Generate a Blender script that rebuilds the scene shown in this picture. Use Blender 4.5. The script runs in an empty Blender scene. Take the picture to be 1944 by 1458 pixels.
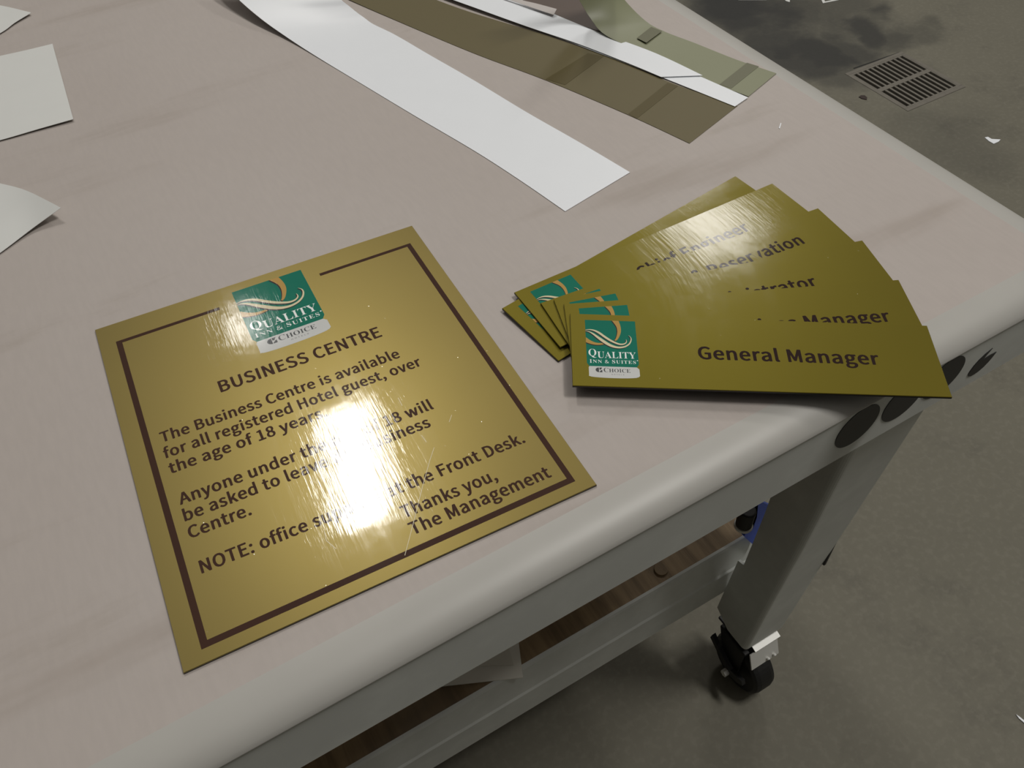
import bpy, bmesh, math, random
from mathutils import Vector, Matrix
random.seed(4)
sc = bpy.context.scene
COL = sc.collection

# ---------------------------------------------------------------- camera
cam_d = bpy.data.cameras.new('camera')
cam_d.sensor_fit = 'HORIZONTAL'
cam_d.sensor_width = 36.0
cam_d.lens = 36.0 * 1633.304 / 1944.0
cam_d.clip_start = 0.02
cam_o = bpy.data.objects.new('camera', cam_d)
COL.objects.link(cam_o)
cam_o.matrix_world = Matrix(((0.862427,0.401541,-0.308195,0.000000),(-0.505077,0.642444,-0.576336,-0.217123),(-0.033424,0.652710,0.756870,0.457467),(0.000000,0.000000,0.000000,1.000000)))
sc.camera = cam_o

# ---------------------------------------------------------------- world, lamps, exposure
w = bpy.data.worlds.new('workshop_air')
sc.world = w
w.use_nodes = True
# the hall's pale roof glows overhead and falls off to dim walls at the horizon
bgn = w.node_tree.nodes['Background']
_tc = w.node_tree.nodes.new('ShaderNodeTexCoord')
_sp = w.node_tree.nodes.new('ShaderNodeSeparateXYZ')
_mr = w.node_tree.nodes.new('ShaderNodeMapRange')
_mr.inputs[1].default_value, _mr.inputs[2].default_value = 0.15, 1.0
_mr.inputs[3].default_value, _mr.inputs[4].default_value = 0.045, 0.34
w.node_tree.links.new(_tc.outputs['Generated'], _sp.inputs[0])
w.node_tree.links.new(_sp.outputs['Z'], _mr.inputs[0])
w.node_tree.links.new(_mr.outputs[0], bgn.inputs['Strength'])
bgn.inputs['Color'].default_value = (1.0, 0.955, 0.88, 1)
sc.view_settings.view_transform = 'Standard'
sc.view_settings.look = 'None'
sc.view_settings.gamma = 1.0
sc.view_settings.use_curve_mapping = False
sc.view_settings.exposure = 0.0

def lamp(name, loc, sx, sy, radiance, rot=0.0, col=(1, 0.97, 0.92)):
    L = bpy.data.lights.new(name, 'AREA')
    L.shape = 'RECTANGLE'
    L.size, L.size_y = sx, sy
    L.energy = radiance * math.pi * sx * sy
    L.color = col
    o = bpy.data.objects.new(name, L)
    COL.objects.link(o)
    o.location = loc
    o.rotation_euler = (0, 0, rot)
    return o
# ceiling fixtures of the workshop, 4.5 m above the bench top
lamp('ceiling_lamp', (0.70, 3.50, 4.5), 0.33, 1.05, 60, -0.24)
lamp('ceiling_lamp', (4.30, 4.23, 4.5), 0.62, 1.05, 30, -0.1)
lamp('ceiling_lamp', (0.48, 5.28, 4.5), 0.22, 0.40, 22, -0.2)
lamp('ceiling_lamp', (2.20, -1.00, 4.5), 0.45, 1.30, 57, 0.0)

# ---------------------------------------------------------------- helpers
def setp(o, label=None, cat=None, group=None, kind=None):
    if label: o['label'] = label
    if cat: o['category'] = cat
    if group: o['group'] = group
    if kind: o['kind'] = kind
    return o

def empty(name, loc, label, cat, group=None, rz=0.0):
    o = bpy.data.objects.new(name, None)
    o.empty_display_size = 0.02
    COL.objects.link(o)
    o.location = loc
    o.rotation_euler = (0, 0, rz)
    o.matrix_basis = Matrix.Translation(Vector(loc)) @ Matrix.Rotation(rz, 4, 'Z')
    return setp(o, label, cat, group)

def wmat(o):
    m = o.matrix_basis.copy()
    return wmat(o.parent) @ m if o.parent else m

def link(name, me, mat, parent=None, smooth=False, loc=None):
    """link a mesh whose vertices are in world space; re-express them under parent or about loc"""
    if parent is not None:
        me.transform(wmat(parent).inverted())
    elif loc is not None:
        me.transform(Matrix.Translation(-Vector(loc)))
    o = bpy.data.objects.new(name, me)
    COL.objects.link(o)
    if parent is not None: o.parent = parent
    elif loc is not None:
        o.location = loc
        o.matrix_basis = Matrix.Translation(Vector(loc))
    if mat is not None:
        for m in (mat if isinstance(mat, (list, tuple)) else [mat]): me.materials.append(m)
    if smooth:
        for p in me.polygons: p.use_smooth = True
    return o

def bm_mesh(bm, name):
    bmesh.ops.recalc_face_normals(bm, faces=bm.faces[:])
    me = bpy.data.meshes.new(name)
    bm.to_mesh(me)
    bm.free()
    return me

def add_box(bm, lo, hi, bev=0.0, seg=2):
    vs = [bm.verts.new((x, y, z)) for x in (lo[0], hi[0]) for y in (lo[1], hi[1]) for z in (lo[2], hi[2])]
    idx = [(0,1,3,2),(4,6,7,5),(0,4,5,1),(2,3,7,6),(0,2,6,4),(1,5,7,3)]
    fs = [bm.faces.new([vs[i] for i in f]) for f in idx]
    if bev:
        es = list({e for f in fs for e in f.edges})
        bmesh.ops.bevel(bm, geom=es, offset=bev, segments=seg, affect='EDGES', profile=0.5)

def add_prism(bm, pts, z0, z1):
    """polygon in plan between two heights"""
    a = [bm.verts.new((p[0], p[1], z0)) for p in pts]
    b = [bm.verts.new((p[0], p[1], z1)) for p in pts]
    bm.faces.new(b); bm.faces.new(a[::-1])
    n = len(pts)
    for i in range(n):
        bm.faces.new((a[i], a[(i+1) % n], b[(i+1) % n], b[i]))

def add_sweep(bm, prof, path, closed=True):
    """prof: list of (a,b) ; path: function (a,b,t)->xyz for t in list"""
    rings = []
    for f in path:
        rings.append([bm.verts.new(f(a, b)) for a, b in prof])
    n = len(prof)
    for r0, r1 in zip(rings, rings[1:]):
        for i in range(n if closed else n-1):
            j = (i+1) % n
            bm.faces.new((r0[i], r0[j], r1[j], r1[i]))
    if closed:
        bm.faces.new(rings[0][::-1]); bm.faces.new(rings[-1])

def add_cyl(bm, c, axis, r, h, seg=32, r2=None, bev=0.0):
    axis = Vector(axis).normalized()
    q = axis.to_track_quat('Z', 'Y').to_matrix().to_4x4()
    res = bmesh.ops.create_cone(bm, cap_ends=True, segments=seg, radius1=r, radius2=r if r2 is None else r2, depth=h,
                                matrix=Matrix.Translation(Vector(c)) @ q)
    if bev:
        vs = set(res['verts'])
        es = [e for e in bm.edges if e.verts[0] in vs and e.verts[1] in vs and
              any(len(f.verts) > 4 for f in e.link_faces)]
        bmesh.ops.bevel(bm, geom=es, offset=bev, segments=3, affect='EDGES', profile=0.5)

def catmull(P, n):
    out = []
    P = [Vector(p) for p in P]
    for i in range(len(P)-1):
        p0, p1, p2, p3 = P[max(i-1, 0)], P[i], P[i+1], P[min(i+2, len(P)-1)]
        for k in range(n):
            t = k/n
            out.append(0.5*((2*p1)+(p2-p0)*t+(2*p0-5*p1+4*p2-p3)*t*t+(3*p1-p0-3*p2+p3)*t**3))
    out.append(P[-1])
    return out

def ribbon_mesh(rows, thick, n=5, cross=4, straight=False):
    Ls = [r[0] for r in rows]; Rs = [r[1] for r in rows]
    if straight: Lc, Rc = [Vector(p) for p in Ls], [Vector(p) for p in Rs]
    else: Lc, Rc = catmull(Ls, n), catmull(Rs, n)
    bm = bmesh.new()
    top, bot = [], []
    for a, b in zip(Lc, Rc):
        top.append([bm.verts.new(a.lerp(b, k/cross)) for k in range(cross+1)])
        bot.append([bm.verts.new(a.lerp(b, k/cross) - Vector((0, 0, thick))) for k in range(cross+1)])
    for G in (top, bot):
        for i in range(len(G)-1):
            for k in range(cross):
                bm.faces.new((G[i][k], G[i][k+1], G[i+1][k+1], G[i+1][k]))
    for i in range(len(top)-1):
        for k in (0, cross):
            bm.faces.new([bm.verts.new(v.co) for v in (top[i][k], top[i+1][k], bot[i+1][k], bot[i][k])])
    for i in (0, len(top)-1):
        for k in range(cross):
            bm.faces.new([bm.verts.new(v.co) for v in (top[i][k], top[i][k+1], bot[i][k+1], bot[i][k])])
    return bm_mesh(bm, 'strip')

def base_of(me, z=0.0):
    n = len(me.vertices)
    c = sum((v.co for v in me.vertices), Vector())/n
    return (c.x, c.y, min(v.co.z for v in me.vertices))

# ---------------------------------------------------------------- materials
def new_mat(name):
    m = bpy.data.materials.new(name)
    m.use_nodes = True
    nt = m.node_tree
    return m, nt, nt.nodes['Principled BSDF']

def mix_rgb(nt, fac, a, b, blend='MIX'):
    n = nt.nodes.new('ShaderNodeMix'); n.data_type = 'RGBA'; n.blend_type = blend
    for sock, v in ((n.inputs[0], fac), (n.inputs[6], a), (n.inputs[7], b)):
        if hasattr(v, 'is_linked'): nt.links.new(v, sock)
        elif isinstance(v, (int, float)): sock.default_value = v
        else: sock.default_value = (*v, 1)
    return n.outputs[2]

def noise(nt, scale, detail=4, rough=0.55, stretch=(1, 1, 1), rot=0.0, coord='Object', off=(0, 0, 0)):
    tc = nt.nodes.new('ShaderNodeTexCoord')
    mp = nt.nodes.new('ShaderNodeMapping')
    mp.inputs['Scale'].default_value = stretch
    mp.inputs['Rotation'].default_value = (0, 0, rot)
    mp.inputs['Location'].default_value = off
    nt.links.new(tc.outputs[coord], mp.inputs[0])
    n = nt.nodes.new('ShaderNodeTexNoise')
    n.inputs['Scale'].default_value = scale
    n.inputs['Detail'].default_value = detail
    n.inputs['Roughness'].default_value = rough
    nt.links.new(mp.outputs[0], n.inputs['Vector'])
    return n.outputs['Fac']

def ramp(nt, v, lo, hi, a=0.0, b=1.0):
    r = nt.nodes.new('ShaderNodeMapRange')
    r.interpolation_type = 'SMOOTHSTEP'
    nt.links.new(v, r.inputs[0])
    r.inputs[1].default_value, r.inputs[2].default_value = lo, hi
    r.inputs[3].default_value, r.inputs[4].default_value = a, b
    return r.outputs[0]

def math_n(nt, op, a, b=0.0):
    n = nt.nodes.new('ShaderNodeMath'); n.operation = op
    for i, v in enumerate((a, b)):
        if hasattr(v, 'is_linked'): nt.links.new(v, n.inputs[i])
        else: n.inputs[i].default_value = v
    return n.outputs[0]

def bump(nt, bsdf, h, strength, dist=0.001, coat=False):
    b = nt.nodes.new('ShaderNodeBump')
    b.inputs['Strength'].default_value = strength
    b.inputs['Distance'].default_value = dist
    nt.links.new(h, b.inputs['Height'])
    nt.links.new(b.outputs[0], bsdf.inputs['Coat Normal' if coat else 'Normal'])

def plain(name, col, rough=0.5, metal=0.0, coat=0.0, coat_rough=0.1, vary=0.06, scale=30, spec=0.5):
    m, nt, b = new_mat(name)
    f = noise(nt, scale)
    c = mix_rgb(nt, f, tuple(x*(1-vary) for x in col), tuple(min(1, x*(1+vary)) for x in col))
    nt.links.new(c, b.inputs['Base Color'])
    b.inputs['Roughness'].default_value = rough
    b.inputs['Metallic'].default_value = metal
    b.inputs['Coat Weight'].default_value = coat
    b.inputs['Coat Roughness'].default_value = coat_rough
    b.inputs['Specular IOR Level'].default_value = spec
    return m

def gold(name, coat_rough, col, rough, cw=0.9):
    m, nt, b = new_mat(name)
    f = noise(nt, 9, 3)
    c = mix_rgb(nt, f, tuple(x*0.94 for x in col), tuple(x*1.05 for x in col))
    nt.links.new(c, b.inputs['Base Color'])
    b.inputs['Metallic'].default_value = 0.6
    b.inputs['Specular IOR Level'].default_value = 0.1
    b.inputs['Roughness'].default_value = rough
    b.inputs['Coat Weight'].default_value = cw
    nt.links.new(ramp(nt, noise(nt, 60, 4, 0.6, (1, 0.12, 1)), 0.4, 0.75, coat_rough, coat_rough*1.5), b.inputs['Coat Roughness'])
    # fine scratches running down the sheet and a slightly wavy laminate
    h = math_n(nt, 'ADD', math_n(nt, 'MULTIPLY', noise(nt, 420, 3, 0.7, (1, 0.06, 1)), 0.35), noise(nt, 38, 2, 0.5))
    vo = nt.nodes.new('ShaderNodeTexVoronoi'); vo.inputs['Scale'].default_value = 70
    tc = nt.nodes.new('ShaderNodeTexCoord'); nt.links.new(tc.outputs['Object'], vo.inputs['Vector'])
    h = math_n(nt, 'ADD', h, ramp(nt, vo.outputs['Distance'], 0.0, 0.07, 0.8, 0.0))
    bump(nt, b, h, 0.22, 0.0006, coat=True)
    return m

def print_ink(name, col, coat_rough, cw=0.8):
    m, nt, b = new_mat(name)
    f = noise(nt, 25)
    nt.links.new(mix_rgb(nt, f, tuple(x*0.9 for x in col), tuple(x*1.1 for x in col)), b.inputs['Base Color'])
    b.inputs['Roughness'].default_value = 0.6
    b.inputs['Specular IOR Level'].default_value = 0.1
    b.inputs['Coat Weight'].default_value = cw
    b.inputs['Coat Roughness'].default_value = coat_rough
    h = math_n(nt, 'ADD', math_n(nt, 'MULTIPLY', noise(nt, 420, 3, 0.7, (1, 0.06, 1)), 0.35), noise(nt, 38, 2, 0.5))
    bump(nt, b, h, 0.22, 0.0006, coat=True)
    return m

# bench top laminate: grey beige with drawn-out smudges
def bench_mat():
    m, nt, b = new_mat('bench_laminate')
    base = mix_rgb(nt, noise(nt, 5, 4, 0.6), (0.455, 0.405, 0.375), (0.50, 0.455, 0.425))
    sm = ramp(nt, noise(nt, 3.2, 5, 0.6, (0.5, 2.8, 1), 0.106), 0.55, 0.72)
    c = mix_rgb(nt, math_n(nt, 'MULTIPLY', sm, 0.55), base, (0.33, 0.275, 0.235))
    st = ramp(nt, noise(nt, 9, 5, 0.6, (0.5, 2.4, 1), 0.106, off=(3, 1, 0)), 0.60, 0.78)
    c = mix_rgb(nt, math_n(nt, 'MULTIPLY', st, 0.30), c, (0.30, 0.25, 0.20))
    gr = noise(nt, 260, 2, 0.5, (1, 0.2, 1))
    c = mix_rgb(nt, math_n(nt, 'MULTIPLY', ramp(nt, gr, 0.3, 0.7), 0.10), c, (0.33, 0.30, 0.28))
    nt.links.new(c, b.inputs['Base Color'])
    b.inputs['Roughness'].default_value = 0.5
    b.inputs['Specular IOR Level'].default_value = 0.3
    bump(nt, b, noise(nt, 300, 3), 0.08, 0.0005)
    return m

def floor_mat():
    m, nt, b = new_mat('concrete_floor')
    base = mix_rgb(nt, noise(nt, 2.2, 6, 0.62), (0.128, 0.121, 0.093), (0.180, 0.170, 0.132))
    base = mix_rgb(nt, ramp(nt, noise(nt, 7, 6, 0.7, off=(5, 2, 0)), 0.5, 0.8), base, (0.115, 0.108, 0.086))
    base = mix_rgb(nt, math_n(nt, 'MULTIPLY', ramp(nt, noise(nt, 90, 3), 0.45, 0.7), 0.2), base, (0.25, 0.235, 0.19))
    # black tyre and oil stains round the drain
    geo = nt.nodes.new('ShaderNodeNewGeometry')
    wob = nt.nodes.new('ShaderNodeTexNoise'); wob.inputs['Scale'].default_value = 3.0; wob.inputs['Detail'].default_value = 5
    nt.links.new(geo.outputs['Position'], wob.inputs['Vector'])
    sep = nt.nodes.new('ShaderNodeVectorMath'); sep.operation = 'SCALE'; sep.inputs[3].default_value = 0.5
    nt.links.new(wob.outputs['Color'], sep.inputs[0])
    add = nt.nodes.new('ShaderNodeVectorMath'); add.operation = 'ADD'
    nt.links.new(geo.outputs['Position'], add.inputs[0]); nt.links.new(sep.outputs[0], add.inputs[1])
    tot = None
    for (x, y, r, k) in [(1.839,1.694,0.3,0.9),(1.826,1.583,0.22,0.85),(1.806,1.391,0.17,0.75),(1.881,1.377,0.16,0.85),(1.980,1.364,0.14,0.7),(2.127,1.397,0.13,0.8),(2.137,1.314,0.12,0.6),(1.941,1.563,0.2,0.6),(2.054,1.527,0.2,0.5),(2.228,1.271,0.1,0.4),(1.809,1.269,0.12,0.5),(1.943,1.130,0.1,0.55),(1.833,0.806,0.22,0.22),(1.733,1.353,0.1,0.4)]:
        d = nt.nodes.new('ShaderNodeVectorMath'); d.operation = 'DISTANCE'
        nt.links.new(add.outputs[0], d.inputs[0]); d.inputs[1].default_value = (x+0.25, y+0.25, -0.8+0.25)
        v = ramp(nt, d.outputs['Value'], r*0.35, r, k, 0.0)
        tot = v if tot is None else math_n(nt, 'MAXIMUM', tot, v)
    c = mix_rgb(nt, tot, base, (0.022, 0.023, 0.024))
    nt.links.new(c, b.inputs['Base Color'])
    b.inputs['Roughness'].default_value = 0.62
    b.inputs['Specular IOR Level'].default_value = 0.3
    bump(nt, b, noise(nt, 60, 6, 0.65), 0.15, 0.003)
    return m

def wood_mat():
    m, nt, b = new_mat('shelf_plywood')
    g = noise(nt, 60, 6, 0.65, (1, 0.08, 1))
    c = mix_rgb(nt, ramp(nt, g, 0.3, 0.7), (0.19, 0.13, 0.070), (0.38, 0.27, 0.15))
    c = mix_rgb(nt, ramp(nt, noise(nt, 5, 5), 0.5, 0.75), c, (0.20, 0.155, 0.11))
    nt.links.new(c, b.inputs['Base Color'])
    b.inputs['Roughness'].default_value = 0.6
    bump(nt, b, g, 0.2, 0.001)
    return m

def steel_paint(name, col):
    m, nt, b = new_mat(name)
    c = mix_rgb(nt, ramp(nt, noise(nt, 18, 6, 0.6), 0.35, 0.75), tuple(x*0.93 for x in col), tuple(x*1.06 for x in col))
    sc_ = ramp(nt, noise(nt, 55, 6, 0.75, (0.3, 1, 1.4)), 0.70, 0.78)
    c = mix_rgb(nt, math_n(nt, 'MULTIPLY', sc_, 0.35), c, tuple(x*0.5 for x in col))
    nt.links.new(c, b.inputs['Base Color'])
    b.inputs['Roughness'].default_value = 0.48
    b.inputs['Specular IOR Level'].default_value = 0.4
    return m

M_bench = bench_mat()
M_edge = plain('bench_edge', (0.455, 0.445, 0.415), 0.42, vary=0.05, scale=20)
M_floor = floor_mat()
M_wood = wood_mat()
M_apron = steel_paint('grey_enamel', (0.70, 0.72, 0.69))
M_black = plain('black_vinyl', (0.012, 0.012, 0.014), 0.5)
M_rubber = plain('black_rubber', (0.012, 0.012, 0.012), 0.55)
M_zinc = plain('zinc_plate', (0.78, 0.78, 0.75), 0.4, metal=0.25)
M_paper = plain('white_vinyl', (0.86, 0.89, 0.93), 0.38, vary=0.015, spec=0.4)
M_paper2 = plain('backing_paper', (0.70, 0.71, 0.69), 0.55, vary=0.02)
M_offw = plain('scrap_paper', (0.55, 0.51, 0.49), 0.5, vary=0.03)
M_olive = plain('olive_film', (0.135, 0.112, 0.052), 0.5, vary=0.05, scale=8, spec=0.35)
M_olive_d = plain('olive_film_overlap', (0.098, 0.078, 0.028), 0.5, vary=0.04, spec=0.3)
M_green = plain('sage_film', (0.235, 0.245, 0.150), 0.42, vary=0.04, scale=10, spec=0.4)
M_green_d = plain('sage_film_overlap', (0.150, 0.150, 0.092), 0.45, vary=0.03, spec=0.35)
M_gold = gold('gold_laminate', 0.065, (0.232, 0.178, 0.050), 0.37)
M_gold_p = gold('gold_laminate_small', 0.10, (0.160, 0.130, 0.011), 0.40, 0.42)
M_core = plain('black_core', (0.010, 0.006, 0.008), 0.4)
M_ink = print_ink('brown_ink', (0.042, 0.012, 0.003), 0.065, 0.85)
M_ink_p = print_ink('brown_ink_small', (0.018, 0.005, 0.003), 0.10, 0.38)
M_lg = print_ink('logo_green', (0.0, 0.165, 0.108), 0.09, 0.6)
M_lw = print_ink('logo_white', (0.62, 0.63, 0.62), 0.1)
M_lt = print_ink('logo_letter_white', (0.88, 0.92, 0.90), 0.09)
M_lo = print_ink('logo_amber', (0.48, 0.29, 0.075), 0.1)
M_lc = print_ink('logo_cream', (0.72, 0.64, 0.42), 0.1)
M_ls = print_ink('logo_shadow', (0.03, 0.012, 0.02), 0.1)
M_lk = print_ink('logo_grey', (0.07, 0.075, 0.08), 0.1)
M_lk2 = print_ink('logo_pale_grey', (0.30, 0.30, 0.30), 0.1)
M_blue = plain('blue_plastic', (0.015, 0.10, 0.75), 0.35)
M_grate = plain('worn_iron', (0.155, 0.142, 0.118), 0.6, vary=0.25, scale=40)
M_pit = plain('drain_pit', (0.012, 0.012, 0.010), 0.7)
M_leaf = plain('dry_leaf', (0.035, 0.022, 0.018), 0.7)

# ---------------------------------------------------------------- floor with drain opening
ZF = -0.8
gx0, gx1, gy0, gy1 = 1.862, 2.052, 1.012, 1.212      # drain opening
bm = bmesh.new()
xs = [-4, gx0, gx1, 9]; ys = [-3, gy0, gy1, 10]
V = [[bm.verts.new((x, y, ZF)) for y in ys] for x in xs]
for i in range(3):
    for j in range(3):
        if i == 1 and j == 1: continue
        bm.faces.new((V[i][j], V[i+1][j], V[i+1][j+1], V[i][j+1]))
P0 = [V[1][1], V[2][1], V[2][2], V[1][2]]
P1 = [bm.verts.new((v.co.x, v.co.y, ZF-0.12)) for v in P0]
for i in range(4):
    f = bm.faces.new((P0[i], P0[(i+1) % 4], P1[(i+1) % 4], P1[i])); f.material_index = 1
f = bm.faces.new(P1); f.material_index = 1
fl = link('floor', bm_mesh(bm, 'floor'), [M_floor, M_pit])
setp(fl, kind='structure', label='grey brown concrete workshop floor with black stains')
bm = bmesh.new(); add_box(bm, (-4.0, 9.8, ZF), (9.0, 10.0, 5.2))
setp(link('wall_back', bm_mesh(bm, 'wall'), plain('painted_block', (0.16, 0.155, 0.145), 0.7)), kind='structure')
bm = bmesh.new(); add_box(bm, (-4.0, -2.4, ZF), (9.0, -2.2, 5.2))
setp(link('light_block_wall', bm_mesh(bm, 'wall'), bpy.data.materials['painted_block']), kind='structure')  # unseen wall added behind the camera to block low light from the front
bm = bmesh.new(); add_box(bm, (-4.2, -3.0, ZF), (-4.0, 10.0, 5.2))
setp(link('wall_left', bm_mesh(bm, 'wall'), bpy.data.materials['painted_block']), kind='structure')
# the drain's cast rim
dr = empty('floor_drain', ((gx0+gx1)/2, (gy0+gy1)/2, ZF), 'square slotted metal floor drain grate set in the stained concrete', 'drain')
bm = bmesh.new()
t = 0.012
for lo, hi in (((gx0-t, gy0-t), (gx1+t, gy0)), ((gx0-t, gy1), (gx1+t, gy1+t)), ((gx0-t, gy0), (gx0, gy1)), ((gx1, gy0), (gx1+t, gy1))):
    add_box(bm, (*lo, ZF-0.02), (*hi, ZF+0.0015), 0.0008, 1)
link('frame', bm_mesh(bm, 'rim'), M_grate, dr)
bm = bmesh.new()
ym = (gy0+gy1)/2
zt, zb = ZF+0.001, ZF-0.012
g = 0.006
add_box(bm, (gx0, gy0, zb), (gx1, gy0+g, zt)); add_box(bm, (gx0, gy1-g, zb), (gx1, gy1, zt)); add_box(bm, (gx0, ym-0.007, zb), (gx1, ym+0.007, zt))
nb = 11
step = (gx1-gx0)/nb
for k in range(nb+1):
    x = gx0 + k*step
    for (a, b_) in ((gy0+g, ym-0.007), (ym+0.007, gy1-g)):
        add_box(bm, (max(gx0, x-0.0034), a, zb), (min(gx1, x+0.0034), b_, zt), 0.0006, 1)
link('grate', bm_mesh(bm, 'grate'), M_grate, dr)
bm = bmesh.new(); add_prism(bm, [(1.890, 1.2285), (2.056, 1.2225), (2.056, 1.2255), (1.890, 1.2335)], ZF, ZF+0.0006)
gp = link('joint', bm_mesh(bm, 'joint'), M_pit, dr); gp['label'] = 'dark open joint behind the grate'

# ---------------------------------------------------------------- work bench
XR, XL, YB = 0.6455, -1.35, 1.85       # right, left, back extents of the top
tb = empty('work_bench', (-0.3, 0.9, ZF), 'large grey laminate work bench on castors with rounded edges and steel apron', 'workbench')
# flat top panel
YE = -0.008                                      # near face of the edge band
EC = [(0.030, 0.0), (0.0240, -0.0002), (0.0185, -0.0009), (0.0135, -0.0022), (0.0090, -0.0041), (0.0050, -0.0067), (0.0020, -0.0094), (0.0002, -0.0118), (0.0, -0.0128), (0.0008, -0.0138), (0.030, -0.0138)]
bm = bmesh.new()
add_box(bm, (XL, YE+0.030, -0.0138), (XR-0.030, YB, 0.0))
link('tabletop', bm_mesh(bm, 'top'), M_bench, tb)
# rounded edge band running round the near and right sides, turned at the corner
bm = bmesh.new()
prof = [(p, z) for p, z in EC]
rings = [lambda a, b: (XL, YE+a, b)]
for k in range(0, 9):
    an = math.pi/2*k/8
    rings.append(lambda a, b, an=an: (XR-0.030+(0.030-a)*math.sin(an), YE+0.030-(0.030-a)*math.cos(an), b))
rings.append(lambda a, b: (XR-a, YB, b))
add_sweep(bm, prof, rings, closed=False)
eb = link('edge_band', bm_mesh(bm, 'nose'), M_edge, tb, smooth=True)
eb['label'] = 'pale rounded edge band'
# steel apron: face, lower return lip, right side
bm = bmesh.new()
XA = XR-0.012
ya = YE+0.0014
add_box(bm, (XL+0.02, ya, -0.0725), (XA, ya+0.004, -0.0136), 0.001, 2)
add_box(bm, (XL+0.02, ya+0.003, -0.0790), (XA-0.003, ya+0.030, -0.0705), 0.001, 2)
add_box(bm, (XA-0.004, ya, -0.0725), (XA, YB-0.05, -0.0136), 0.001, 2)
add_box(bm, (XA-0.026, ya+0.03, -0.0790), (XA-0.003, YB-0.05, -0.0705), 0.001, 2)
add_box(bm, (XL+0.02, ya, -0.0725), (XL+0.024, YB-0.05, -0.0136), 0.001, 2)
link('apron', bm_mesh(bm, 'apron'), M_apron, tb)
# round black stickers on the apron
def disc_on_apron(pts):
    bm = bmesh.new()
    a = [bm.verts.new((x, ya+0.0001, z)) for x, z in pts]; b = [bm.verts.new((x, ya-0.0005, z)) for x, z in pts]
    bm.faces.new(a); bm.faces.new(b[::-1])
    for i in range(len(pts)):
        j = (i+1) % len(pts); bm.faces.new((a[i], a[j], b[j], b[i]))
    return bm_mesh(bm, 'dot')
for cx in (0.3905, 0.4362, 0.4775):
    s_ = link('dot_sticker', disc_on_apron([(cx+0.0202*math.cos(q), min(-0.0144, -0.0362+0.0212*math.sin(q))) for q in [2*math.pi*k/48 for k in range(48)]]), M_black, tb)
s_ = link('dot_sticker', disc_on_apron([(0.5129, -0.0496), (0.5129, -0.0539), (0.5148, -0.0571), (0.5182, -0.0588), (0.522, -0.059), (0.5264, -0.0581), (0.5307, -0.0556), (0.5341, -0.0517), (0.5363, -0.0475), (0.5382, -0.0424), (0.5297, -0.0417), (0.5234, -0.0421), (0.5254, -0.038), (0.5286, -0.0327), (0.523, -0.0352), (0.5177, -0.0395), (0.5145, -0.0443)]), M_black, tb)
s_['label'] = 'torn dot sticker with a notch'
# leg: bent sheet, front flange plus side web, tapering down
def leg_profile(xl, xr, yf, yb, r=0.007, t=0.0035):
    out = [(xr, yf)]
    for k in range(6):
        a = math.pi/2*k/5
        out.append((xl + r - r*math.sin(a), yf + r - r*math.cos(a)))
    out += [(xl, yb), (xl+t, yb)]
    for k in range(6):
        a = math.pi/2*(5-k)/5
        rr = r-t
        out.append((xl + r - rr*math.sin(a), yf + r - rr*math.cos(a)))
    out.append((xr, yf+t))
    return out
def leg_mesh(mx=None, my=None):
    rings = []
    for (z, p) in ((-0.074, (0.4590, 0.5518, 0.0225, 0.085)), (-0.36, (0.4745, 0.5485, 0.041, 0.0965)), (-0.490, (0.4782, 0.5475, 0.0500, 0.1028)), (-0.494, (0.4783, 0.5475, 0.0502, 0.1125)), (-0.640, (0.4812, 0.5465, 0.0590, 0.1225)), (-0.662, (0.4816, 0.5462, 0.0605, 0.096))):
        rings.append([(x, y, z) for x, y in leg_profile(*p)])
    bm = bmesh.new()
    R_ = []
    for r in rings:
        R_.append([bm.verts.new(((2*mx-x) if mx is not None else x, (2*my-y) if my is not None else y, z)) for x, y, z in r])
    n = len(R_[0])
    for a, b in zip(R_, R_[1:]):
        for i in range(n):
            j = (i+1) % n
            bm.faces.new((a[i], a[j], b[j], b[i]))
    bm.faces.new(R_[0]); bm.faces.new(R_[-1])
    return bm_mesh(bm, 'leg')
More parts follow.
